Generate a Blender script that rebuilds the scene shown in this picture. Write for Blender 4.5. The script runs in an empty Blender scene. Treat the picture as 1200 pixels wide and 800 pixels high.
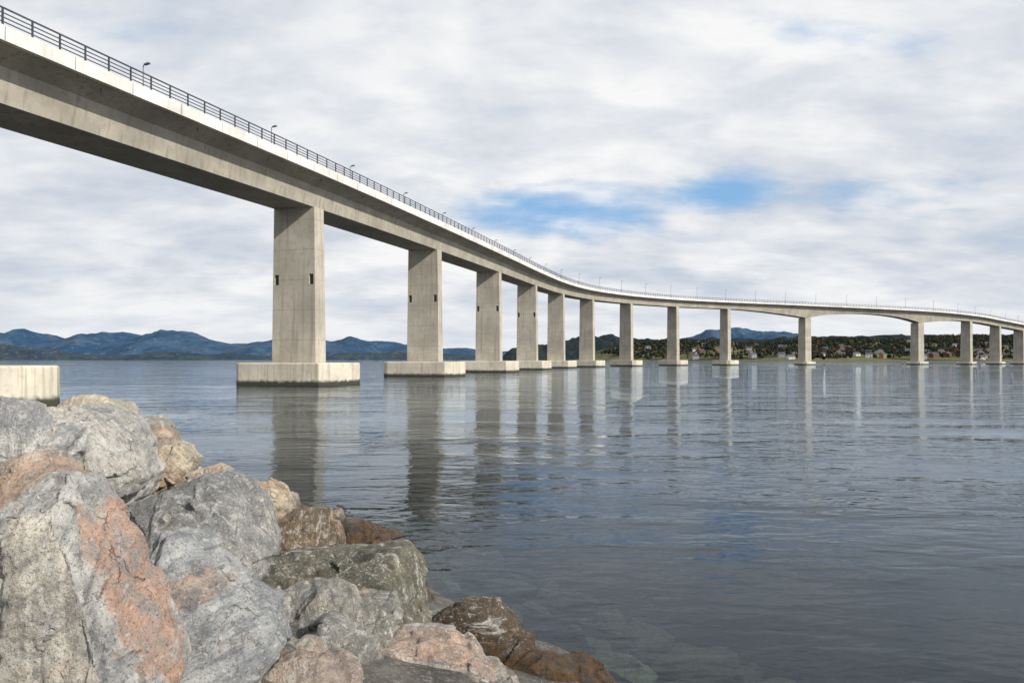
import bpy, bmesh, math, random
import numpy as np
from mathutils import Vector, noise, Matrix
random.seed(7)
sc = bpy.context.scene
sc.view_settings.view_transform = 'Standard'
sc.view_settings.look = 'None'
sc.view_settings.exposure = 0

# ------------------------------------------------------------------ helpers
def link(o, parent=None):
    sc.collection.objects.link(o)
    if parent: o.parent = parent
    return o
def mesh_obj(name, verts, faces, mats, parent=None, mi=None, sharp=None):
    me = bpy.data.meshes.new(name)
    me.from_pydata([tuple(v) for v in verts], [], faces)
    for m in (mats if isinstance(mats, (list, tuple)) else [mats]): me.materials.append(m)
    if mi is not None: me.polygons.foreach_set('material_index', mi)
    if sharp is not None:
        me.polygons.foreach_set('use_smooth', [True]*len(me.polygons))
        me.set_sharp_from_angle(angle=math.radians(sharp))
    me.update()
    return link(bpy.data.objects.new(name, me), parent)
class NT:
    def __init__(s, tree): s.t = tree
    def n(s, typ, **kw):
        nd = s.t.nodes.new(typ)
        for k, v in kw.items(): setattr(nd, k, v)
        return nd
    def l(s, a, b): s.t.links.new(a, b)
    def val(s, sock, v):
        if isinstance(v, bpy.types.NodeSocket): s.l(v, sock)
        else: sock.default_value = v
    def math(s, op, a, b=0.0, c=None, clamp=False):
        m = s.n('ShaderNodeMath', operation=op); m.use_clamp = clamp
        s.val(m.inputs[0], a); s.val(m.inputs[1], b)
        if c is not None: s.val(m.inputs[2], c)
        return m.outputs[0]
    def vmath(s, op, a, b=(0, 0, 0)):
        m = s.n('ShaderNodeVectorMath', operation=op)
        s.val(m.inputs[0], a); s.val(m.inputs[1], b)
        return m.outputs['Value'] if op in ('LENGTH', 'DOT_PRODUCT', 'DISTANCE') else m.outputs[0]
    def mix(s, f, a, b, blend='MIX'):
        m = s.n('ShaderNodeMix', data_type='RGBA', blend_type=blend)
        s.val(m.inputs[0], f)
        for sock, v in ((m.inputs[6], a), (m.inputs[7], b)):
            if isinstance(v, (tuple, list)) and len(v) == 3: v = (*v, 1)
            s.val(sock, v)
        return m.outputs[2]
    def rng(s, v, a, b, c=0.0, d=1.0, smooth=True):
        m = s.n('ShaderNodeMapRange'); m.interpolation_type = 'SMOOTHSTEP' if smooth else 'LINEAR'
        s.val(m.inputs[0], v)
        for i, x in enumerate((a, b, c, d)): m.inputs[i+1].default_value = x
        return m.outputs[0]
    def noise(s, vec, scale, detail=4, rough=0.5, dist=0.0, col=False):
        m = s.n('ShaderNodeTexNoise'); s.l(vec, m.inputs['Vector'])
        m.inputs['Scale'].default_value = scale; m.inputs['Detail'].default_value = detail
        m.inputs['Roughness'].default_value = rough; m.inputs['Distortion'].default_value = dist
        return m.outputs['Color' if col else 'Fac']
    def mapping(s, vec, sc=(1, 1, 1), rot=(0, 0, 0), loc=(0, 0, 0)):
        m = s.n('ShaderNodeMapping'); s.l(vec, m.inputs[0])
        m.inputs['Scale'].default_value = sc; m.inputs['Rotation'].default_value = rot; m.inputs['Location'].default_value = loc
        return m.outputs[0]
def new_mat(name):
    m = bpy.data.materials.new(name); m.use_nodes = True
    m.node_tree.nodes.clear()
    return m, NT(m.node_tree)
def finish(N, col, rough=0.8, bump=None, bdist=0.02, bstr=1.0, metal=0.0, spec=0.5):
    b = N.n('ShaderNodeBsdfPrincipled'); o = N.n('ShaderNodeOutputMaterial')
    if isinstance(col, (tuple, list)) and len(col) == 3: col = (*col, 1)
    N.val(b.inputs['Base Color'], col); N.val(b.inputs['Roughness'], rough)
    b.inputs['Metallic'].default_value = metal
    b.inputs['Specular IOR Level'].default_value = spec
    if bump is not None:
        bp = N.n('ShaderNodeBump'); bp.inputs['Distance'].default_value = bdist; bp.inputs['Strength'].default_value = bstr
        N.l(bump, bp.inputs['Height']); N.l(bp.outputs[0], b.inputs['Normal'])
    N.l(b.outputs[0], o.inputs[0])
def simple(name, col, rough=0.8, var=0.25, scale=2.0, metal=0.0):
    m, N = new_mat(name)
    tc = N.n('ShaderNodeTexCoord').outputs['Object']
    f = N.noise(tc, scale, 5, 0.6)
    c2 = tuple(x*(1-var) for x in col); c1 = tuple(min(1, x*(1+var)) for x in col)
    finish(N, N.mix(N.rng(f, .3, .7), c2, c1), rough, metal=metal)
    return m

# ------------------------------------------------------------------ materials
def concrete_mat(name, base, board=True, stain=1.0):
    m, N = new_mat(name)
    g = N.n('ShaderNodeNewGeometry').outputs['Position']
    big = N.noise(g, 0.25, 5, 0.6)
    med = N.noise(g, 1.7, 6, 0.65)
    fine = N.noise(g, 14, 3, 0.6)
    streak = N.noise(N.mapping(g, (2.2, 2.2, 0.09)), 1.0, 5, 0.6)
    sx = N.n('ShaderNodeSeparateXYZ'); N.l(g, sx.inputs[0])
    c = N.mix(N.rng(big, .3, .7), tuple(x*.78 for x in base), tuple(x*1.14 for x in base))
    c = N.mix(N.math('MULTIPLY', N.rng(med, .48, .7), .45*stain), c, (base[0]*.58, base[1]*.55, base[2]*.49))
    c = N.mix(N.math('MULTIPLY', N.rng(streak, .5, .68), .6*stain), c, (base[0]*.48, base[1]*.45, base[2]*.40))
    c = N.mix(N.math('MULTIPLY', N.rng(fine, .35, .65), .25), c, tuple(x*.72 for x in base))
    if board:
        f = N.math('FRACT', N.math('DIVIDE', N.math('ADD', sx.outputs[2], N.math('MULTIPLY', med, .12)), 3.6))
        j = N.rng(N.math('ABSOLUTE', N.math('SUBTRACT', f, .5)), .0, .022, 1, 0)
        c = N.mix(N.math('MULTIPLY', j, .5), c, tuple(x*.42 for x in base))
        fl = N.math('FLOOR', N.math('DIVIDE', sx.outputs[2], 3.6))
        wn = N.n('ShaderNodeTexWhiteNoise', noise_dimensions='1D'); N.l(fl, wn.inputs['W'])
        c = N.mix(N.math('MULTIPLY', wn.outputs['Value'], .22), c, tuple(x*.65 for x in base))
    wet = N.rng(N.math('ADD', sx.outputs[2], N.math('MULTIPLY', med, -.7)), -.05, .38, 1, 0)
    c = N.mix(wet, c, (.045, .045, .035))
    h = N.math('ADD', N.math('MULTIPLY', fine, .4), med)
    finish(N, c, .85, h, .02, .6, spec=.3)
    return m
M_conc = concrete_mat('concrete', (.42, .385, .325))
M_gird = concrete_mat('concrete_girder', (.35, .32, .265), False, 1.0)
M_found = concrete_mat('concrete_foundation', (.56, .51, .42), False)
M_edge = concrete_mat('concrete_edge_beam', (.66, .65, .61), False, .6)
M_asph = simple('asphalt', (.05, .05, .052), .9)
M_paint = simple('road_paint', (.78, .78, .76), .6, .08)
M_steel = simple('galvanised_dark_steel', (.05, .06, .075), .5, .2, 3, .3)
M_lampm = simple('lamp_steel', (.16, .17, .18), .45, .1, 3, .5)
M_dark = simple('recess_dark', (.07, .055, .045), .9)

def rock_mat(name='granite_rock', streak=None):
    m, N = new_mat(name)
    geo = N.n('ShaderNodeNewGeometry')
    oi = N.n('ShaderNodeObjectInfo')
    pos = geo.outputs['Position']
    sep = N.n('ShaderNodeSeparateXYZ'); N.l(pos, sep.inputs[0])
    rnd = geo.outputs['Random Per Island']
    off = N.n('ShaderNodeCombineXYZ'); N.l(N.math('MULTIPLY', oi.outputs['Random'], 37.0), off.inputs[0]); N.l(N.math('MULTIPLY', rnd, 19.0), off.inputs[1])
    v = N.vmath('ADD', pos, off.outputs[0])
    vr = N.n('ShaderNodeVectorRotate', rotation_type='EULER_XYZ'); N.l(v, vr.inputs['Vector'])
    er = N.n('ShaderNodeCombineXYZ'); N.l(N.math('MULTIPLY', oi.outputs['Random'], 5.0), er.inputs[0]); N.l(N.math('MULTIPLY', rnd, 6.0), er.inputs[1]); er.inputs[2].default_value = .5
    N.l(er.outputs[0], vr.inputs['Rotation']); u = vr.outputs[0]
    col = oi.outputs['Color']
    isl = N.mix(N.rng(rnd, 0, 1), (.85, .86, .88), (1.12, 1.05, .95))
    base = N.mix(1.0, col, isl, 'MULTIPLY')
    big = N.noise(v, 1.6, 6, .6, .6)
    c = N.mix(N.rng(big, .35, .65), N.mix(1.0, base, (.64, .66, .68), 'MULTIPLY'), N.mix(1.0, base, (1.22, 1.2, 1.16), 'MULTIPLY'))
    mott = N.noise(v, 8, 8, .76)
    c = N.mix(N.math('MULTIPLY', N.rng(mott, .5, .62), .65), c, N.mix(1.0, base, (.42, .43, .44), 'MULTIPLY'))
    c = N.mix(N.math('MULTIPLY', N.rng(mott, .46, .37), .55), c, (.70, .69, .65))
    band = N.noise(N.mapping(u, (1.2, 2.0, 12)), 1.7, 8, .72, .25)
    c = N.mix(N.math('MULTIPLY', N.rng(band, .5, .61), .65), c, N.mix(1.0, base, (.46, .48, .51), 'MULTIPLY'))
    c = N.mix(N.math('MULTIPLY', N.rng(band, .44, .35), .55), c, (.72, .71, .68))
    pk = N.noise(N.mapping(u, (.7, .9, 3.2), (.3, .4, 0)), 1.0, 6, .6, .5)
    a = oi.outputs['Alpha']
    pf = N.rng(N.math('ADD', pk, N.math('MULTIPLY', a, .2)), .61, .71)
    pf = N.math('MULTIPLY', pf, N.rng(mott, .60, .44, .25, 1))
    pinkc = N.mix(N.rng(mott, .35, .6), (.57, .41, .30), (.34, .18, .105))
    c = N.mix(N.math('MULTIPLY', pf, .78), c, pinkc)
    if streak:
        nrm, offs, hw = streak
        lp = N.vmath('ADD', N.n('ShaderNodeTexCoord').outputs['Object'], N.vmath('MULTIPLY', N.noise(v, 2.4, 8, .72, 0, True), (.2, .2, .2)))
        dd = N.math('ABSOLUTE', N.math('SUBTRACT', N.vmath('DOT_PRODUCT', lp, nrm), offs))
        sf = N.rng(dd, hw*.45, hw, 1, 0)
        c = N.mix(N.math('MULTIPLY', sf, N.rng(mott, .62, .46, .2, .85)), c, N.mix(N.rng(mott, .38, .58), (.60, .38, .28), (.36, .17, .095)))
    ck = N.n('ShaderNodeTexVoronoi', feature='DISTANCE_TO_EDGE'); N.l(N.vmath('ADD', v, N.vmath('MULTIPLY', N.noise(v, 1.6, 6, .55, 0, True), (.8, .8, .8))), ck.inputs['Vector']); ck.inputs['Scale'].default_value = 1.0
    crk = N.rng(ck.outputs['Distance'], 0.0, .006, 1, 0)
    crk = N.math('MULTIPLY', crk, N.rng(big, .5, .62))
    c = N.mix(N.math('MULTIPLY', crk, .6), c, (.06, .055, .05))
    sp = N.noise(v, 75, 2, .7)
    c = N.mix(N.math('MULTIPLY', N.rng(sp, .54, .66), .6), c, (.08, .08, .085))
    sp2 = N.noise(v, 38, 3, .7)
    c = N.mix(N.math('MULTIPLY', N.rng(sp2, .57, .68), .45), c, (.72, .71, .68))
    wn = N.noise(pos, 2.0, 4, .6)
    zz = N.math('ADD', sep.outputs[2], N.math('MULTIPLY', wn, -.5))
    wet = N.rng(zz, .0, .42, 1, 0)
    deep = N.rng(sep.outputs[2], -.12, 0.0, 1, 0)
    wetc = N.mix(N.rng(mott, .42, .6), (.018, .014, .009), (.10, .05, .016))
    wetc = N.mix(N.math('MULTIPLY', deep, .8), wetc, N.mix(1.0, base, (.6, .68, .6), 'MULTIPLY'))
    c = N.mix(N.math('MULTIPLY', wet, .93), c, wetc)
    rough = N.math('SUBTRACT', .85, N.math('MULTIPLY', wet, .5))
    h = N.math('ADD', N.math('MULTIPLY', N.noise(v, 7, 9, .74), 1.2), N.math('MULTIPLY', band, .7))
    h = N.math('ADD', h, N.math('MULTIPLY', sp2, .16))
    h = N.math('SUBTRACT', h, N.math('MULTIPLY', crk, .3))
    finish(N, c, rough, h, .055, 1.0, spec=.3)
    return m
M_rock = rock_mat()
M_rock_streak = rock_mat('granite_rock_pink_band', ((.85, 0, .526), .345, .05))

def ground_mat():
    m, N = new_mat('shore_gravel')
    g = N.n('ShaderNodeNewGeometry').outputs['Position']
    a = N.noise(g, 3, 6, .7); b = N.noise(g, 22, 4, .7)
    c = N.mix(N.rng(a, .35, .65), (.05, .045, .04), (.14, .13, .11))
    c = N.mix(N.rng(b, .5, .7), c, (.22, .2, .18))
    sep = N.n('ShaderNodeSeparateXYZ'); N.l(g, sep.inputs[0])
    c = N.mix(N.rng(sep.outputs[2], -.8, .2, 1, 0), c, (.010, .014, .014))  # light lost in murky water, painted as darker bed colour with depth
    finish(N, c, .9, b, .05)
    return m
M_ground = ground_mat()

def water_mat():
    m, N = new_mat('sea_water')
    g = N.n('ShaderNodeNewGeometry').outputs['Position']
    patch = N.noise(N.mapping(g, (.012, .030, 1), (0, 0, .15)), 1.0, 3, .6, .5)
    pf = N.rng(patch, .40, .60, .26, .9)
    p2 = N.noise(N.mapping(g, (.10, .22, 1), (0, 0, -.2)), 1.0, 3, .5, .6)
    pf = N.math('MULTIPLY', pf, N.rng(p2, .36, .60, .45, 1.45))
    w0 = N.noise(N.mapping(g, (.22, .55, 1), (0, 0, .2)), 1.0, 1, .5, .3)
    w1 = N.noise(N.mapping(g, (.80, 1.9, 1), (0, 0, -.18)), 1.0, 1.5, .5, .6)
    w2 = N.noise(N.mapping(g, (2.4, 5.0, 1), (0, 0, .25)), 1.0, 2, .5, .5)
    w3 = N.noise(N.mapping(g, (7, 11, 1), (0, 0, -.1)), 1.0, 1, .5, .3)
    h = N.math('MULTIPLY', w0, .065)
    h = N.math('ADD', h, N.math('MULTIPLY', w1, .066))
    h = N.math('MULTIPLY', h, pf)
    h2 = N.math('ADD', N.math('MULTIPLY', w2, .019), N.math('MULTIPLY', w3, .0025))
    h = N.math('ADD', h, N.math('MULTIPLY', h2, N.math('ADD', N.math('MULTIPLY', pf, .75), .20)))
    bp = N.n('ShaderNodeBump'); bp.inputs['Distance'].default_value = 1.0; bp.inputs['Strength'].default_value = 1.0
    N.l(h, bp.inputs['Height'])
    fr = N.n('ShaderNodeFresnel'); fr.inputs['IOR'].default_value = 1.333; N.l(bp.outputs[0], fr.inputs['Normal'])
    gl = N.n('ShaderNodeBsdfGlossy'); gl.inputs['Roughness'].default_value = .0; gl.inputs['Color'].default_value = (.84, .92, 1.0, 1)
    N.l(bp.outputs[0], gl.inputs['Normal'])
    tr = N.n('ShaderNodeBsdfTransparent'); tr.inputs['Color'].default_value = (.80, .88, .84, 1)
    df = N.n('ShaderNodeBsdfDiffuse'); df.inputs['Color'].default_value = (.003, .010, .019, 1)
    m1 = N.n('ShaderNodeMixShader'); m1.inputs[0].default_value = .12; N.l(tr.outputs[0], m1.inputs[1]); N.l(df.outputs[0], m1.inputs[2])
    m2 = N.n('ShaderNodeMixShader'); N.l(fr.outputs[0], m2.inputs[0]); N.l(m1.outputs[0], m2.inputs[1]); N.l(gl.outputs[0], m2.inputs[2])
    o = N.n('ShaderNodeOutputMaterial'); N.l(m2.outputs[0], o.inputs[0])
    return m
M_water = water_mat()

# ------------------------------------------------------------------ world
SUN_EL = math.radians(32); SUN_AZ = math.radians(126)
w = bpy.data.worlds.new('World'); sc.world = w; w.use_nodes = True
w.node_tree.nodes.clear(); N = NT(w.node_tree)
sky = N.n('ShaderNodeTexSky', sky_type='NISHITA'); sky.sun_disc = False
sky.sun_elevation = SUN_EL; sky.sun_rotation = SUN_AZ; sky.ozone_density = 2.0; sky.air_density = 1.0; sky.dust_density = .6
tc = N.n('ShaderNodeTexCoord').outputs['Generated']
sp = N.n('ShaderNodeSeparateXYZ'); N.l(tc, sp.inputs[0])
z = N.math('MAXIMUM', sp.outputs[2], 0.0)
zz = N.math('ADD', z, .24)
cb = N.n('ShaderNodeCombineXYZ'); N.l(N.math('DIVIDE', sp.outputs[0], zz), cb.inputs[0]); N.l(N.math('DIVIDE', sp.outputs[1], zz), cb.inputs[1])
p = cb.outputs[0]
big = N.noise(p, .75, 7, .54, .3)
med = N.noise(N.mapping(p, (1.2, 1.6, 1), (0, 0, .3)), 1.7, 7, .54, .2)
puff = N.noise(N.mapping(p, (1.5, 2.4, 1), (0, 0, -.25)), 3.6, 5, .52, .3)
wisp = N.noise(N.mapping(p, (1.6, 3.0, 1), (0, 0, -.2)), 1.5, 7, .56, .5)
def gap(cx, cy, sx, sy, amt):
    d = N.vmath('MULTIPLY', N.vmath('SUBTRACT', p, (cx, cy, 0)), (1/sx, 1/sy, 0))
    return N.math('MULTIPLY', N.rng(N.vmath('LENGTH', d), .0, 1.0, 1, 0), amt)
# breaks in the cloud layer
gp = gap(.16, 2.16, .66, .42, .33)
gp = N.math('ADD', gp, gap(.62, 1.97, .26, .24, .27))
gp = N.math('ADD', gp, gap(.58, 1.31, .5, .14, .22))
gp = N.math('ADD', gp, gap(1.08, 1.92, .4, .3, .14))
gp = N.math('ADD', gp, gap(-.85, 1.28, .35, .14, .14))
dens = N.math('ADD', N.math('MULTIPLY', big, .42), N.math('MULTIPLY', med, .38))
dens = N.math('ADD', dens, N.math('MULTIPLY', puff, .20))
dens = N.math('ADD', dens, N.math('MULTIPLY', N.math('SUBTRACT', wisp, .5), .25))
dens = N.math('SUBTRACT', dens, gp)
cov = N.rng(dens, .15, .41)
t1 = N.rng(med, .34, .66); t2 = N.rng(wisp, .32, .68); t3 = N.rng(big, .36, .64); t4 = N.rng(puff, .34, .66)
tone = N.math('ADD', N.math('ADD', N.math('MULTIPLY', t1, .36), N.math('MULTIPLY', t2, .16)), N.math('ADD', N.math('MULTIPLY', t3, .34), N.math('MULTIPLY', t4, .14)))
cc = N.mix(N.rng(tone, .15, .74, 0, 1, False), (5.7, 6.3, 7.2), (9.4, 9.4, 9.4))
hz = N.rng(z, .0, .14, 1, 0)
cc = N.mix(N.math('MULTIPLY', hz, .5), cc, (7.6, 8.0, 8.5))
skyc = N.mix(.8, sky.outputs[0], (2.7, 5.2, 8.5))
fin = N.mix(cov, skyc, cc)
bg = N.n('ShaderNodeBackground'); bg.inputs['Strength'].default_value = .1; N.l(fin, bg.inputs[0])
o = N.n('ShaderNodeOutputWorld'); N.l(bg.outputs[0], o.inputs[0])

sd = bpy.data.lights.new('sun', 'SUN'); sd.energy = 5.0; sd.angle = math.radians(.6); sd.color = (1, .95, .86)
so = link(bpy.data.objects.new('sun', sd))
sdir = Vector((math.sin(SUN_AZ)*math.cos(SUN_EL), math.cos(SUN_AZ)*math.cos(SUN_EL), math.sin(SUN_EL)))
so.rotation_euler = sdir.to_track_quat('Z', 'Y').to_euler(); so.location = (40, -40, 60)

# ------------------------------------------------------------------ camera
cam = bpy.data.cameras.new('camera'); cam.lens = 24; cam.sensor_width = 36; cam.shift_y = .0175
cam.clip_end = 40000; cam.clip_start = .05
co = link(bpy.data.objects.new('camera', cam)); co.location = (0, 0, 3); co.rotation_euler = (math.radians(90), 0, 0)
sc.camera = co

# ------------------------------------------------------------------ ground / sea bed and water
def shore_dist(x, y):
    d = (x-.95)*-.8 + (y-6.3)*-.6
    return min(d, 13.5-y + .3*math.sin(x*.7))
def ground_z(x, y):
    d = shore_dist(x, y)
    z = .38*d if d < 4.5 else 1.71 + (d-4.5)*.12
    return max(-9.0, min(z, 3.0))
def axis():
    a = [0.0]; s = .35
    while a[-1] < 14000:
        a.append(a[-1]+s); s *= 1.0 if a[-1] < 22 else 1.16
    return [-q for q in a[:0:-1]] + a
ax = axis(); n = len(ax)
V = []; F = []
for j, y in enumerate(ax):
    for i, x in enumerate(ax):
        zt = ground_z(x, y)
        if abs(x) < 25 and abs(y) < 25: zt += noise.fractal(Vector((x*.8, y*.8, 0)), 1, 2, 3)*.12
        V.append((x, y, zt))
for j in range(n-1):
    for i in range(n-1):
        F.append((j*n+i, j*n+i+1, (j+1)*n+i+1, (j+1)*n+i))
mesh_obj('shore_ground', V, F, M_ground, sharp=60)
S = 14000
mesh_obj('sea_water', [(-S, -S, 0), (S, -S, 0), (S, S, 0), (-S, S, 0)], [(0, 1, 2, 3)], M_water)

# ------------------------------------------------------------------ bridge
plan = [(-69.5, -73, 20.0), (-58.8, -34, 21.2), (-48.0, 5, 22.6), (-37.2, 44, 23.9), (-25.9, 83, 25.1), (-15.55, 122, 26.3), (-5.43, 161, 27.4),
        (4.5, 200, 28.5), (15.5, 239, 29.7), (30.4, 276.5, 31.0), (52.0, 310.5, 32.1), (80.1, 339.3, 32.9), (113.2, 362.3, 33.5),
        (164, 382.5, 33.3), (238, 401, 31.6), (274, 411.5, 29.6), (304.5, 430, 27.6), (332, 447, 25.6), (364, 470, 23.6), (397, 494, 21.6), (430, 518, 19.6), (463, 542, 17.6)]
I1 = 4
def cr(a, b, c, d, t):
    return .5*((2*b) + (c-a)*t + (2*a-5*b+4*c-d)*t*t + (3*b-a-3*c+d)*t**3)
def center(s):
    i = int(min(max(math.floor(s), 0), len(plan)-2)); t = s-i
    g = lambda k: plan[min(max(k, 0), len(plan)-1)]
    return Vector([cr(g(i-1)[q], g(i)[q], g(i+1)[q], g(i+2)[q], t) for q in range(3)])
def frame(s):
    c = center(s); e = .02
    t = center(min(s+e, len(plan)-1)) - center(max(s-e, 0)); t.z = 0; t.normalize()
    return c, t, Vector((t.y, -t.x, 0))
def gdepth(s):
    k = s - I1 + 1
    if 9 <= k < 10: return 3.9 + 3.4*(k-9)**2.0
    if 10 <= k < 11: return 3.5 + 3.8*(2*(k-10)-1)**2
    if 11 <= k < 12: return 3.9 + 3.4*(12-k-0)**2.0
    return 3.9
bridge = link(bpy.data.objects.new('concrete_bridge', None))
svals = np.linspace(0, len(plan)-1, (len(plan)-1)*14+1)
def sweep(name, prof_fn, mats, closed=True, sharp=35, caps=True):
    V = []; F = []
    for k, s in enumerate(svals):
        c, t, r = frame(s); pr = prof_fn(s)
        for (a, b) in pr: V.append(c + r*a + Vector((0, 0, b)))
    m = len(pr)
    for k in range(len(svals)-1):
        for i in range(m if closed else m-1):
            j = (i+1) % m
            F.append((k*m+i, k*m+j, (k+1)*m+j, (k+1)*m+i))
    if caps and closed:
        F.append(tuple(range(m))[::-1]); F.append(tuple((len(svals)-1)*m+i for i in range(m)))
    return mesh_obj(name, V, F, mats, bridge, sharp=sharp)
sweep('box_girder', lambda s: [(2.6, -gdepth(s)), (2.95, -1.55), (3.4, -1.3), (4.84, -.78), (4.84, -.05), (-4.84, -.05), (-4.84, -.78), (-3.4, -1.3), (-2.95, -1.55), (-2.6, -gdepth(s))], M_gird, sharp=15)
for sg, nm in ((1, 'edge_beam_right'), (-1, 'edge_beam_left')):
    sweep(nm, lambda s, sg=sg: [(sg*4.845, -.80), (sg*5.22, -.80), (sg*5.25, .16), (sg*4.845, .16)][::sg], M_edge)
sweep('road_surface', lambda s: [(-4.84, .0), (4.84, .0)], M_asph, closed=False)
for a in (-3.9, 3.9):
    sweep('lane_edge_line', lambda s, a=a: [(a-.07, .005), (a+.07, .005)], M_paint, closed=False)
L = [0.0]; pts = [center(s) for s in svals]
for i in range(1, len(pts)): L.append(L[-1] + (pts[i]-pts[i-1]).length)
def s_at(l): return float(np.interp(l, L, svals))
def box(V, F, c, ax1, ax2, ax3):
    b = len(V)
    for dz in (-1, 1):
        for (p1, p2) in ((-1, -1), (1, -1), (1, 1), (-1, 1)):
            V.append(c + ax1*p1 + ax2*p2 + ax3*dz)
    for f in ((0, 3, 2, 1), (4, 5, 6, 7), (0, 1, 5, 4), (1, 2, 6, 5), (2, 3, 7, 6), (3, 0, 4, 7)):
        F.append(tuple(b+q for q in f))
up = Vector((0, 0, 1))
V = []; F = []
for sg in (1, -1):
    l = 20.0
    while l < L[-1]:
        c, t, r = frame(s_at(l))
        box(V, F, c + r*(sg*5.03) + up*.72, r*.05, t*.045, up*.6)
        box(V, F, c + r*(sg*5.03) + up*.18, r*.12, t*.1, up*.015)
        l += 2.0
    for hz_, th in ((1.32, .055), (1.0, .03), (.72, .03), (.44, .03)):
        l = 20.0
        while l < L[-1]-2:
            c, t, r = frame(s_at(l)); c2, t2, r2 = frame(s_at(l+4))
            a = c + r*(sg*5.03); b2 = c2 + r2*(sg*5.03); mid = (a+b2)/2
            d = (b2-a)/2
            box(V, F, mid + up*hz_, r*.03, d*1.0, up*th)
            l += 4.0
mesh_obj('railing', V, F, M_steel, bridge)
V = []; F = []
l = 30.0
while l < L[-1]-5:
    c, t, r = frame(s_at(l))
    box(V, F, c + r*4.35 + up*-1.0, r*.05, t*.05, up*.28)
    l += 10.0
mesh_obj('drain_spouts', V, F, M_lampm, bridge)
V = []; F = []
l = 27.0
while l < L[-1]-5:
    s_ = s_at(l); c, t, r = frame(s_)
    for sg in (1, -1):
        box(V, F, c + r*(sg*5.243) + up*-.32, r*.006, t*.018, up*.44)
    l += 5.0
mesh_obj('edge_beam_joints', V, F, M_dark, bridge)

def pier(i):
    k = i - I1 + 1
    c, t, r = frame(float(i))
    ztop = c.z - gdepth(i)
    main = k in (10, 11)
    wt, tt = 2.75, (1.9 if main else 1.05)
    wb, tb = wt+.28, tt+.12
    zb = -1.2
    wx = [-1, -.93, -.72, .72, .93, 1]
    z1, z2 = ztop-9.25, ztop-8.0
    zs = [zb, z1, z2, ztop+.02]
    V = []; F = []; MI = []
    def P(fx, side, zz, inn=0.0):
        q = (zz-zb)/(ztop-zb); W = wb+(wt-wb)*q; T = tb+(tt-tb)*q
        V.append(Vector((c.x, c.y, 0)) + r*(fx*W) + t*(side*(T-inn)) + up*zz); return len(V)-1
    for side in (-1, 1):
        for a in range(5):
            for b in range(3):
                q = [(wx[a], zs[b]), (wx[a+1], zs[b]), (wx[a+1], zs[b+1]), (wx[a], zs[b+1])]
                idx = [P(x, side, z_) for x, z_ in q]
                if b == 1 and a in (1, 3) and k <= 4:
                    inn = [P(x, side, z_, .22) for x, z_ in q]
                    F.append(tuple(inn)); MI.append(1)
                    for e in range(4):
                        F.append((idx[e], idx[(e+1) % 4], inn[(e+1) % 4], inn[e])); MI.append(0)
                else:
                    F.append(tuple(idx)); MI.append(0)
    for fx in (-1, 1):
        for b in range(3):
            F.append((P(fx, -1, zs[b]), P(fx, 1, zs[b]), P(fx, 1, zs[b+1]), P(fx, -1, zs[b+1]))); MI.append(0)
    mesh_obj('pier', V, F, [M_conc, M_dark], bridge, MI)
    if k >= 12: fw, fl, ch, zt = 4.6, 3.4, 1.0, 1.5
    elif main: fw, fl, ch, zt = 5.0, 4.2, 1.2, 1.7
    else: fw, fl, ch, zt = 6.6, 4.3, 1.3, 2.6
    ring = [(-fw+ch, -fl), (fw-ch, -fl), (fw, -fl+ch), (fw, fl-ch), (fw-ch, fl), (-fw+ch, fl), (-fw, fl-ch), (-fw, -fl+ch)]
    V = []; F = []
    for zz_, o_ in ((-3, 0), (zt-.12, 0), (zt, .12)):
        for a, b in ring:
            V.append(Vector((c.x, c.y, zz_)) + r*(a*(1-o_/fw)) + t*(b*(1-o_/fl)))
    for lay in range(2):
        for e in range(8):
            F.append((lay*8+e, lay*8+(e+1) % 8, lay*8+8+(e+1) % 8, lay*8+8+e))
    F.append(tuple(range(16, 24)))
    mesh_obj('pier_foundation', V, F, M_found, bridge)
for i in range(0, len(plan)): pier(i)

def lamp_mesh():
    V = []; F = []
    def tube(p0, p1, r0, r1, n=8):
        d = (p1-p0).normalized(); a = d.orthogonal().normalized(); b = d.cross(a); s0 = len(V)
        for pp, rr in ((p0, r0), (p1, r1)):
            for k in range(n):
                an = 2*math.pi*k/n; V.append(pp + a*math.cos(an)*rr + b*math.sin(an)*rr)
        for k in range(n): F.append((s0+k, s0+(k+1) % n, s0+n+(k+1) % n, s0+n+k))
        F.append(tuple(range(s0+n, s0+2*n)))
    tube(Vector((0, 0, 0)), Vector((0, 0, .5)), .13, .13)
    tube(Vector((0, 0, .5)), Vector((0, 0, 6.9)), .085, .05)
    tube(Vector((0, 0, 6.9)), Vector((.22, 0, 7.0)), .04, .04)
    box(V, F, Vector((.46, 0, 7.02)), Vector((.3, 0, .04)), Vector((0, .13, 0)), Vector((0, 0, .05)))
    box(V, F, Vector((.42, 0, 7.09)), Vector((.2, 0, .03)), Vector((0, .09, 0)), Vector((0, 0, .03)))
    me = bpy.data.meshes.new('street_lamp'); me.from_pydata([tuple(v) for v in V], [], F); me.materials.append(M_lampm); return me
lm = lamp_mesh()
l0 = None
for i, q in enumerate(pts):
    if q.y > 62.5: l0 = L[i]; break
l = l0 - 80
while l < L[-1]-4:
    c, t, r = frame(s_at(l))
    ob = link(bpy.data.objects.new('street_lamp', lm)); ob.location = c - r*5.02 + up*.1
    ob.rotation_euler = (0, 0, math.atan2(r.y, r.x)); l += 20.4

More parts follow.
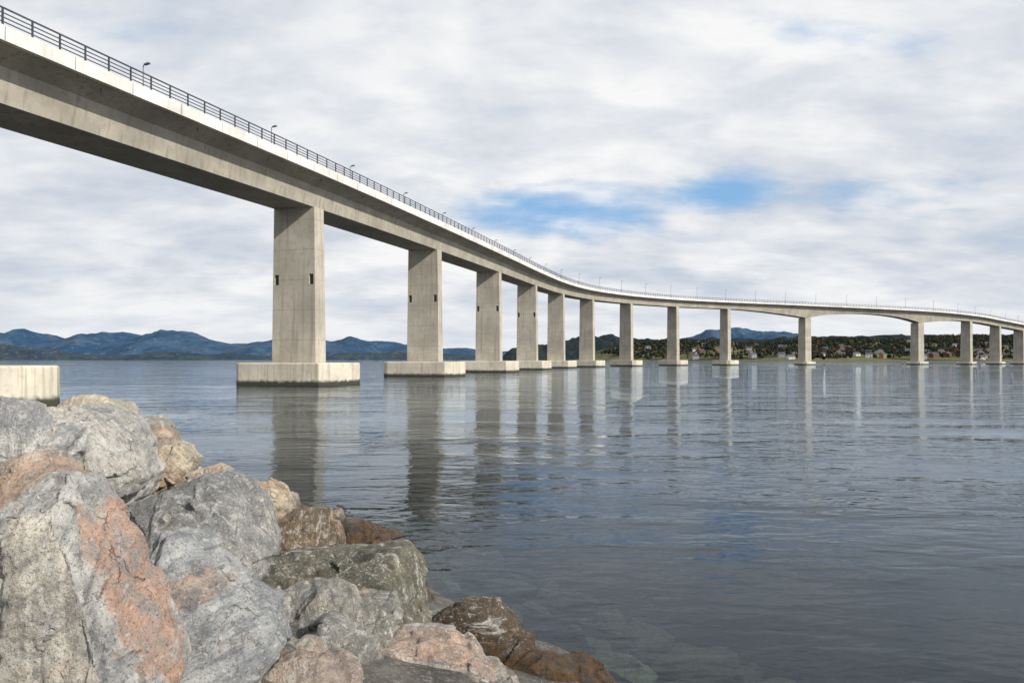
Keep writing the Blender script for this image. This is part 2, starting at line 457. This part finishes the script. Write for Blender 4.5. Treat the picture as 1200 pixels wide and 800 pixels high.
# ------------------------------------------------------------------ mountains and hills
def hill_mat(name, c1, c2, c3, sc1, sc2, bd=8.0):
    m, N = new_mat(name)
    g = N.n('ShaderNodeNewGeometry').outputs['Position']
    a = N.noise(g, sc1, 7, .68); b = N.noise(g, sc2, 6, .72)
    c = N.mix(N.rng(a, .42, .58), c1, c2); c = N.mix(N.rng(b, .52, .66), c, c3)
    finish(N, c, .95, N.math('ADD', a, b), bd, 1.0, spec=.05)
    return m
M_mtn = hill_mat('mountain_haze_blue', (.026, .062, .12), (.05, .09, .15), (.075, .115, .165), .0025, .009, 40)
M_low = hill_mat('low_coast_blue', (.02, .038, .06), (.035, .055, .07), (.10, .11, .105), .004, .03, 10)  # distance haze put into the blue base colours, as in the mountains
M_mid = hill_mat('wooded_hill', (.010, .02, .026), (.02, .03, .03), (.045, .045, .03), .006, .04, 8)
def hill_range(name, prof, yf, depth, mat, nx=500, ny=16, rough=.12, ns=900., hs=1.0):
    xs = np.linspace(prof[0][0], prof[-1][0], nx); hp = np.interp(xs, [a for a, b in prof], [b for a, b in prof])
    V = []; F = []
    for j in range(ny):
        t = j/(ny-1)
        pf = math.sin(min(1, t/.55)*math.pi/2)**.9 if t < .55 else math.cos((t-.55)/.45*math.pi/2)
        for i, x in enumerate(xs):
            nz = noise.fractal(Vector((x/ns, t*depth/ns, yf*.01)), .8, 2.1, 7)
            rd = 1-abs(noise.noise(Vector((x/ns*1.7, t*depth/ns*.8, 4))))*2
            h = hs*hp[i]*pf*(1+nz*rough*2 + (rd-.5)*rough*1.4)
            y = yf + t*depth + noise.fractal(Vector((x/ns, 3.3, 0)), 1, 2, 4)*depth*.15
            V.append((x, y, max(h, 0)-1.5 if 0 < j < ny-1 else -3))
    for j in range(ny-1):
        for i in range(nx-1):
            F.append((j*nx+i, j*nx+i+1, (j+1)*nx+i+1, (j+1)*nx+i))
    return mesh_obj(name, V, F, mat, sharp=80)
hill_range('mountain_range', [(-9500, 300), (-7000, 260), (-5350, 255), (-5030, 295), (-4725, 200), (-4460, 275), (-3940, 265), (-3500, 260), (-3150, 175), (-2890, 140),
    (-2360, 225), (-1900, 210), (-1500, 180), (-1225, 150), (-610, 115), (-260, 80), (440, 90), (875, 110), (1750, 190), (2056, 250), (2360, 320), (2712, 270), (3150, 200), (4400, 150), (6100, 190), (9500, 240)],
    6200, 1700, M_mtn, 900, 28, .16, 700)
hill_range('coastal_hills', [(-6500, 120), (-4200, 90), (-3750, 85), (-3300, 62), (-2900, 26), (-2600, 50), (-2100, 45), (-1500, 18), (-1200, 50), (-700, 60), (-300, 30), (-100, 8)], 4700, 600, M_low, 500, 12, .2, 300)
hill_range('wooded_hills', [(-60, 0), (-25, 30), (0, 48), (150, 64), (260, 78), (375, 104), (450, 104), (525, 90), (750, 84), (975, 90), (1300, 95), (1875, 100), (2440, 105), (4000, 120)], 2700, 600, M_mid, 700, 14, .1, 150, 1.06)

# ------------------------------------------------------------------ settled shore with forest and houses
def shoreY(x): return 900 + 60*noise.noise(Vector((x/160, 0, 5))) + max(0, 330-x)*1.2
def land_h(x, y):
    t = (y-shoreY(x))/520
    if t < 0: return -2
    e = min(1, t); e = e*e*(3-2*e)
    H = 28 + 9*noise.noise(Vector((x/210, y/300, 1))) + max(0, min(1, (x-500)/700))*16
    edge = max(0, min(1, (x-150)/130)); edge = edge*edge*(3-2*edge)
    return (1.2 + min(t*12, 1)*3 + e*H)*edge + (edge-1)*3
nx, ny = 260, 60
xs = np.linspace(120, 2600, nx)
V = []; F = []
for j in range(ny):
    for x in xs:
        y = shoreY(x) - 12 + j*(900/(ny-1)); V.append((x, y, land_h(x, y)))
for j in range(ny-1):
    for i in range(nx-1): F.append((j*nx+i, j*nx+i+1, (j+1)*nx+i+1, (j+1)*nx+i))
def land_mat():
    m, N = new_mat('farm_fields')
    g = N.n('ShaderNodeNewGeometry').outputs['Position']
    a = N.noise(g, .012, 3, .5); b = N.noise(g, .1, 5, .6)
    c = N.mix(N.rng(a, .42, .5), (.03, .035, .018), (.13, .115, .05)); c = N.mix(N.rng(a, .55, .6), c, (.07, .09, .03))
    c = N.mix(N.rng(b, .5, .7), c, (.04, .038, .022))
    sp_ = N.n('ShaderNodeSeparateXYZ'); N.l(g, sp_.inputs[0])
    c = N.mix(N.rng(sp_.outputs[2], .9, 1.9, 1, 0), c, (.10, .095, .085))
    finish(N, c, .95, spec=.1); return m
mesh_obj('coastal_terrain', V, F, land_mat(), sharp=60)

def forest_mat():
    m, N = new_mat('mixed_forest')
    geo = N.n('ShaderNodeNewGeometry'); g = geo.outputs['Position']; r = geo.outputs['Random Per Island']
    cr_ = N.n('ShaderNodeValToRGB'); N.l(r, cr_.inputs[0]); e = cr_.color_ramp.elements
    e[0].color = (.009, .016, .015, 1); e[1].color = (.09, .045, .02, 1); e[1].position = 1
    for pp, cc_ in ((.5, (.014, .022, .018, 1)), (.78, (.026, .030, .018, 1)), (.9, (.06, .045, .02, 1))):
        q = e.new(pp); q.color = cc_
    f = N.noise(g, .6, 3, .6)
    c = N.mix(N.rng(f, .35, .65), N.mix(1.0, cr_.outputs[0], (.6, .6, .65), 'MULTIPLY'), N.mix(1.0, cr_.outputs[0], (1.3, 1.3, 1.3), 'MULTIPLY'))
    finish(N, c, .95, spec=.05); return m
V = []; F = []
rs = random.Random(3)
def field(x, y): return noise.noise(Vector((x/90, y/70, 9.1)))
cnt = 0
while cnt < 11000:
    x = rs.uniform(215, 2000); tt = rs.random()**.8; y = shoreY(x) + 14 + tt*600
    fz = field(x, y); thr = .08 - tt*.95
    if fz < thr and rs.random() > .1: continue
    z0 = land_h(x, y)
    if z0 < .8: continue
    cnt += 1
    b = len(V); H = rs.uniform(5, 11)*(0.7+.4*tt); R = rs.uniform(1.6, 3.0)
    if rs.random() < .5:
        n_ = 6
        for (zb_, zt_, rr) in ((.12, .7, 1.0), (.42, 1.05, .62)):
            b = len(V)
            for k in range(n_):
                a = k/n_*6.283+rs.random()*.5; q = R*rr*rs.uniform(.7, 1.1)
                V.append((x+math.cos(a)*q, y+math.sin(a)*q, z0+H*zb_+rs.uniform(-.3, .3)))
            V.append((x, y, z0+H*zt_))
            for k in range(n_): F.append((b+k, b+(k+1) % n_, b+n_))
    else:
        n_ = 7; rings = ((.1, .35), (.3, 1.0), (.6, 1.1), (.85, .6))
        for zf, rr in rings:
            for k in range(n_):
                a = k/n_*6.283+rs.random()*.5; q = R*1.2*rr*rs.uniform(.7, 1.2)
                V.append((x+math.cos(a)*q, y+math.sin(a)*q, z0+H*.8*zf+rs.uniform(-.4, .4)))
        V.append((x, y, z0+H*.85))
        for lay in range(3):
            for k in range(n_): F.append((b+lay*n_+k, b+lay*n_+(k+1) % n_, b+lay*n_+n_+(k+1) % n_, b+lay*n_+n_+k))
        for k in range(n_): F.append((b+3*n_+k, b+3*n_+(k+1) % n_, b+4*n_))
mesh_obj('distant_forest', V, F, forest_mat())

M_roofs = [simple('roof_slate', (.06, .06, .07), .7), simple('roof_tile_brown', (.08, .055, .045), .7), simple('roof_dark', (.04, .035, .035), .7)]
M_walls = [simple('wall_white', (.55, .545, .53), .7, .05), simple('wall_ochre', (.24, .17, .085), .7, .08), simple('wall_red', (.11, .04, .03), .7, .1), simple('wall_grey', (.25, .26, .27), .7, .08)]
M_glass = simple('window_glass', (.04, .05, .06), .15, .1)
def house_mesh(w_, d_, h_, rh, wm, rm):
    V = []; F = []; MI = []
    X, Y = w_/2, d_/2
    for z_ in (-1.5, h_):
        V += [Vector((-X, -Y, z_)), Vector((X, -Y, z_)), Vector((X, Y, z_)), Vector((-X, Y, z_))]
    V += [Vector((-X, 0, h_+rh)), Vector((X, 0, h_+rh))]
    for f in ((0, 1, 5, 4), (1, 2, 6, 5), (2, 3, 7, 6), (3, 0, 4, 7), (5, 6, 9), (7, 4, 8)): F.append(f); MI.append(0)
    o_ = .45; sl = rh/Y
    for sg in (-1, 1):
        b = len(V)
        for dz in (.03, .28):
            V += [Vector((-X-o_, 0, h_+rh+dz)), Vector((X+o_, 0, h_+rh+dz)), Vector((X+o_, sg*(Y+o_), h_-o_*sl+dz)), Vector((-X-o_, sg*(Y+o_), h_-o_*sl+dz))]
        for f in ((0, 1, 2, 3), (4, 7, 6, 5), (0, 4, 5, 1), (1, 5, 6, 2), (2, 6, 7, 3), (3, 7, 4, 0)): F.append(tuple(b+q for q in f)); MI.append(1)
    def pane(c, a1, a2, a3, m_):
        n0 = len(F); box(V, F, c, a1, a2, a3); MI.extend([m_]*(len(F)-n0))
    nwin = max(2, int(w_//3))
    for sg in (-1, 1):
        for fl in range(max(1, int(h_//2.7))):
            for q in range(nwin):
                xx = -X + (q+.5)*w_/nwin
                if fl == 0 and q == nwin//2 and sg == -1: pane(Vector((xx, sg*Y, 1.0)), Vector((.5, 0, 0)), Vector((0, .05, 0)), Vector((0, 0, 1.05)), 3)
                else: pane(Vector((xx, sg*Y, 1.6+fl*2.7)), Vector((.6, 0, 0)), Vector((0, .04, 0)), Vector((0, 0, .6)), 2)
        pane(Vector((sg*X, 0, h_*.55)), Vector((.04, 0, 0)), Vector((0, .6, 0)), Vector((0, 0, .6)), 2)
    pane(Vector((X*.4, Y*.2, h_+rh+.3)), Vector((.35, 0, 0)), Vector((0, .35, 0)), Vector((0, 0, .9)), 3)
    me = bpy.data.meshes.new('wooden_house'); me.from_pydata([tuple(v) for v in V], [], F)
    for m_ in (wm, rm, M_glass, M_roofs[2]): me.materials.append(m_)
    me.polygons.foreach_set('material_index', MI); return me
hm = [house_mesh(8.5, 7.0, 4.9, 2.2, M_walls[0], M_roofs[0]), house_mesh(9, 7, 3.0, 2.2, M_walls[0], M_roofs[0]), house_mesh(8, 6.5, 4.8, 2.4, M_walls[1], M_roofs[0]),
      house_mesh(11, 7, 4.4, 2.8, M_walls[2], M_roofs[2]), house_mesh(9, 7, 4.5, 2.2, M_walls[3], M_roofs[0]), house_mesh(9, 6.5, 3.2, 2.2, M_walls[0], M_roofs[1])]
placed = []; tries = 0
while len(placed) < 125 and tries < 20000:
    tries += 1
    x = rs.uniform(235, 1500); tt = rs.random()**1.2; y = shoreY(x) + 18 + tt*400
    if field(x, y) > .2-tt*.6 and rs.random() > .2: continue
    if any((x-a)**2+(y-b)**2 < 20**2 for a, b in placed): continue
    placed.append((x, y))
    ob = link(bpy.data.objects.new('wooden_house', rs.choice(hm))); ob.location = (x, y, land_h(x, y)+.3); ob.rotation_euler = (0, 0, rs.uniform(-.7, .7))

# ------------------------------------------------------------------ boulders
def hull(bm):
    r_ = bmesh.ops.convex_hull(bm, input=bm.verts)
    bmesh.ops.delete(bm, geom=list({e for e in r_['geom_interior'] + r_['geom_unused'] if isinstance(e, bmesh.types.BMVert)}), context='VERTS')
def rock_mesh(points, voxel, seed, amp=1.0, cuts=6, cutk=(.72, .90), front=True):
    rr = random.Random(seed*7+1)
    bm = bmesh.new()
    for q in points: bm.verts.new(q)
    hull(bm)
    cen = sum((v.co for v in bm.verts), Vector())/len(bm.verts)
    # split off corners and edges along flat planes, as blasted stone breaks
    for k in range(cuts):
        nrm = Vector((rr.uniform(-1, 1), rr.uniform(-1.0, .1) if front else rr.uniform(-1, 1), rr.uniform(-.5, 1))).normalized()
        sup = max((v.co-cen).dot(nrm) for v in bm.verts)
        bmesh.ops.bisect_plane(bm, geom=bm.verts[:]+bm.edges[:]+bm.faces[:], plane_co=cen+nrm*sup*rr.uniform(*cutk), plane_no=nrm, clear_outer=True)
        b2 = bmesh.new()
        for v in bm.verts: b2.verts.new(v.co)
        bm.free(); bm = b2; hull(bm)
    me = bpy.data.meshes.new('tmp'); bm.to_mesh(me); bm.free()
    ob = bpy.data.objects.new('tmp', me); sc.collection.objects.link(ob)
    md = ob.modifiers.new('r', 'REMESH'); md.mode = 'VOXEL'; md.voxel_size = voxel
    dg = bpy.context.evaluated_depsgraph_get(); ev = ob.evaluated_get(dg)
    out = bpy.data.meshes.new_from_object(ev)
    bpy.data.objects.remove(ob); bpy.data.meshes.remove(me)
    bm = bmesh.new(); bm.from_mesh(out)
    bm.normal_update()
    o = Vector((seed*3.7, seed*1.3, seed*.7))
    tilt = Matrix.Rotation(.5+seed*.37, 3, 'X') @ Matrix.Rotation(seed*.9, 3, 'Z')
    tilt2 = Matrix.Rotation(1.3+seed*.61, 3, 'Y') @ Matrix.Rotation(seed*1.7, 3, 'X')
    mv = []
    for v in bm.verts:
        q = v.co + o; u = tilt @ v.co; u2 = tilt2 @ v.co
        d = noise.fractal(q*1.3, .9, 2.1, 3)*.014
        for uu, fq, am in ((u, 4.5, .036), (u2, 7.5, .016)):
            st = uu.z*fq + noise.fractal(q*.8, 1, 2, 2)*.7
            cell = math.floor(st); fr_ = st-cell
            lvl = noise.cell(Vector((cell*1.7+seed, 0.5, .5))); lvl2 = noise.cell(Vector(((cell+1)*1.7+seed, 0.5, .5)))
            k = max(0, (fr_-.93)/.07)
            d += (lvl*(1-k) + lvl2*k)*am
        dv, pv = noise.voronoi(Vector((u.x*3.2, u.y*3.2, u.z*5))+o)
        d += min(dv[0], .6)*.026*(noise.cell(pv[0]*2.1)*1.6-.5)
        d -= (1-abs(noise.noise(q*4.5))*2)**6*.012
        d += noise.fractal(q*9, .7, 2.1, 4)*.010
        mv.append(v.normal*d*amp)
    for v, d in zip(bm.verts, mv): v.co += d
    bmesh.ops.smooth_vert(bm, verts=bm.verts, factor=.2, use_axis_x=True, use_axis_y=True, use_axis_z=True)
    bm.to_mesh(out); bm.free()
    out.polygons.foreach_set('use_smooth', [True]*len(out.polygons)); out.set_sharp_from_angle(angle=math.radians(30))
    out.materials.clear(); out.materials.append(M_rock)
    return out
def boulder(loc, s, outline, depth, col, seed, tilt=(0.1, .5), ridge=None, vox=.02, cuts=5, mat=None):
    rr = random.Random(seed); P_ = []
    cx = sum(a for a, b in outline)/len(outline); cz = sum(b for a, b in outline)/len(outline)
    hmax = max(b for a, b in outline)-cz
    for a, b in outline:
        P_.append((a*s, rr.uniform(-.03, .03)*depth, b*s))
        k = rr.uniform(.72, .92); P_.append(((cx+(a-cx)*k)*s, depth*rr.uniform(.5, .6), (cz+(b-cz)*k)*s))
        k = rr.uniform(.72, .97); aa = (a-cx)*k*s; bb = (b-cz)*k*s
        y = -depth*.24 + tilt[0]*aa + tilt[1]*bb
        if ridge is not None: y += abs(a-ridge)*s*.4
        P_.append((cx*s+aa, min(y, -.02*depth), cz*s+bb))
    if ridge is not None:
        for bb in (-.6, .55):
            P_.append((ridge*s, -depth*.30 + tilt[0]*(ridge-cx)*s + tilt[1]*bb*hmax*s, (cz+bb*hmax)*s))
    me = rock_mesh(P_, vox, seed, cuts=cuts, cutk=(.78, .92)); me.name = 'boulder'
    if mat: me.materials.clear(); me.materials.append(mat)
    ob = link(bpy.data.objects.new('boulder', me)); ob.location = loc; ob.color = col
    return ob
G = (.44, .445, .445, .05); GL = (.54, .53, .51, .1)
boulder((-1.83, 2.85, 2.04), .0035, [(-40, 150), (-95, 130), (-135, -150), (60, -165), (112, -108), (104, -70), (45, 60)], .55, (.54, .535, .52, .1), 11, (-.25, .55), None, .011, 4, M_rock_streak)
boulder((-1.69, 3.65, 1.66), .0045, [(-60, 95), (-100, 60), (-90, -110), (60, -110), (98, -48), (88, -20), (-10, 66)], .65, G, 12, (.1, .8), None, .013, 4)
boulder((-2.28, 4.85, 1.84), .006, [(20, 60), (60, 50), (98, -35), (85, -68), (20, -90), (-100, -60), (-112, 8)], .9, (.35, .355, .36, .0), 13, (-.1, .8), None, .016, 5)
boulder((-3.79, 6.0, 2.22), .0075, [(-50, 50), (-74, 28), (-78, -60), (-20, -95), (50, -70), (76, -35), (60, 14), (10, 56)], 1.1, (.45, .45, .445, .0), 14, (-.2, .5), 10, vox=.018, cuts=6)
boulder((-3.55, 4.9, 2.45), .006, [(-60, 54), (10, 46), (50, 18), (50, -20), (30, -60), (-60, -90)], .8, GL, 15, (.2, .6), vox=.016)
boulder((-2.62, 3.85, 2.27), .0048, [(-75, 28), (-20, 42), (30, 22), (55, -15), (55, -60), (-60, -100)], .6, (.50, .46, .42, .75), 17, (.0, .7), None, .014, 4)
boulder((-6.0, 9.6, 2.30), .012, [(-38, 6), (-10, 20), (22, 14), (38, -8), (30, -60), (-36, -60)], 1.2, (.54, .50, .42, .3), 18, vox=.025)
boulder((-4.1, 7.8, 2.10), .0098, [(-30, 22), (-5, 24), (22, 8), (26, -20), (5, -42), (-34, -40)], .8, (.48, .44, .38, .4), 19, vox=.02)
boulder((-3.75, 7.3, 1.88), .0091, [(-26, 10), (-5, 26), (24, 24), (36, 5), (30, -20), (-5, -34), (-30, -22)], .7, (.60, .51, .38, .9), 20, vox=.018)
boulder((-3.15, 7.0, 1.62), .0088, [(-40, 8), (-10, 33), (18, 34), (34, 5), (40, -34), (0, -48), (-42, -40)], .9, (.50, .45, .38, .5), 21, (-.3, .4), vox=.018)
boulder((-2.85, 7.5, 1.42), .0093, [(-30, 18), (5, 30), (30, 14), (40, -12), (20, -36), (-30, -34)], .8, (.46, .39, .29, .5), 22, vox=.018)
boulder((-2.42, 7.6, 1.01), .0095, [(-54, 10), (-30, 26), (40, 38), (56, -4), (50, -34), (0, -44), (-48, -24)], 1.0, (.17, .135, .095, .3), 23, (.2, .7), vox=.02, cuts=3)
boulder((-2.25, 6.5, 1.0), .0081, [(-16, 4), (0, 18), (16, 8), (18, -14), (-14, -18)], .3, (.34, .31, .2, .3), 24, cuts=2)
boulder((-1.62, 5.9, 1.02), .0074, [(-130, 8), (-60, 30), (100, 42), (118, 10), (128, -50), (60, -60), (-100, -40)], 1.1, (.14, .14, .115, .0), 25, (.05, 1.3), cuts=4)
boulder((-1.42, 5.15, .98), .0064, [(-100, 6), (-60, 38), (84, 28), (96, 0), (70, -44), (-60, -50)], .9, (.30, .30, .285, .05), 26, (.0, 1.2), None, .016, 3)
boulder((-1.2, 4.45, 1.0), .0056, [(-52, 8), (-8, 46), (50, 10), (58, -50), (-50, -60)], .6, (.24, .245, .24, .0), 27, (.3, .6), None, .014, 2)
boulder((-.64, 4.95, .78), .0062, [(-84, 8), (-68, 30), (30, 28), (64, 14), (84, -34), (60, -70), (-70, -60)], .8, (.50, .45, .41, .7), 28, (-.1, .9), None, .015, 4)
boulder((-1.15, 3.7, 1.30), .0046, [(-52, 2), (-20, 16), (20, 12), (62, -12), (70, -50), (-50, -50)], .45, (.47, .40, .36, .6), 29, (0, .9), None, .013, 3)
boulder((-.35, 6.3, .46), .0079, [(-60, 10), (-20, 32), (30, 24), (70, 0), (80, -40), (-60, -50)], .9, (.11, .08, .05, .3), 30, (-.2, .9))
boulder((.35, 5.9, .16), .0074, [(-80, 22), (-20, 26), (40, 10), (100, -16), (100, -50), (-80, -60)], 1.0, (.13, .09, .05, .5), 31, (-.1, 1.0))
boulder((-1.75, 2.55, 1.68), .0032, [(-60, 10), (-20, 30), (20, 5), (40, -40), (-60, -50)], .4, GL, 32, vox=.012)
# submerged boulders just below the surface
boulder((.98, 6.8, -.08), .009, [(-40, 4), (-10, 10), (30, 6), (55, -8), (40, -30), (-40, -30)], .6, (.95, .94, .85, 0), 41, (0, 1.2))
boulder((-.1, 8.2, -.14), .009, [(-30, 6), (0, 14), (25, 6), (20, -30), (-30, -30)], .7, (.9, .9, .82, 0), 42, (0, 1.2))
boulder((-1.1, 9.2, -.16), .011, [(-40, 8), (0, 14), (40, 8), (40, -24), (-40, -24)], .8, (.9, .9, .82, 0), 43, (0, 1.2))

bases = []
for k in range(9):
    rr = random.Random(100+k); P_ = []
    for q in range(11):
        a = Vector((rr.gauss(0, 1), rr.gauss(0, 1), rr.gauss(0, 1))).normalized()
        P_.append((a.x*rr.uniform(.9, 1.3), a.y*rr.uniform(.7, 1.0), a.z*rr.uniform(.6, .85)))
    me = rock_mesh(P_, .055, 50+k, 1.3, 4, (.75, .9), False)
    nv = len(me.vertices); co_ = np.empty(nv*3); me.vertices.foreach_get('co', co_)
    bases.append((co_.reshape(-1, 3), [tuple(pl.vertices) for pl in me.polygons])); bpy.data.meshes.remove(me)
VV = []; FF = []; off = 0; rr = random.Random(5); c_ = 0
for gi in range(-26, 40):
    for gj in range(-7, 15):
        along = gi*.75 + rr.uniform(-.25, .25); dist = gj*.72 + rr.uniform(-.25, .25)
        x = .95 - .6*along - .8*dist; y = 6.3 + .8*along - .6*dist
        if y > 18 or y < -14 or x < -24: continue
        d = shore_dist(x, y)
        if d < -3.2: continue
        if x*x+y*y < 1.6: continue
        zg = ground_z(x, y); sz = rr.uniform(.36, .62)
        if 2 < y < 11 and -7 < x < 1.5: sz = min(sz, .42); zg -= .22
        vb, fb = bases[rr.randrange(9)]
        R_ = (Matrix.Rotation(rr.uniform(0, 6.28), 3, 'Z') @ Matrix.Rotation(rr.uniform(-.5, .5), 3, 'X') @ Matrix.Rotation(rr.uniform(-.4, .4), 3, 'Y'))
        A = np.array(R_)*sz
        VV.append(vb @ A.T + np.array([x, y, zg+sz*.05])); FF += [tuple(q+off for q in f) for f in fb]; off += len(vb); c_ += 1
VV = np.concatenate(VV)
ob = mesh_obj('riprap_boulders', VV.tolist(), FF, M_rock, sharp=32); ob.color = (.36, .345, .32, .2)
print('riprap', c_, len(FF))
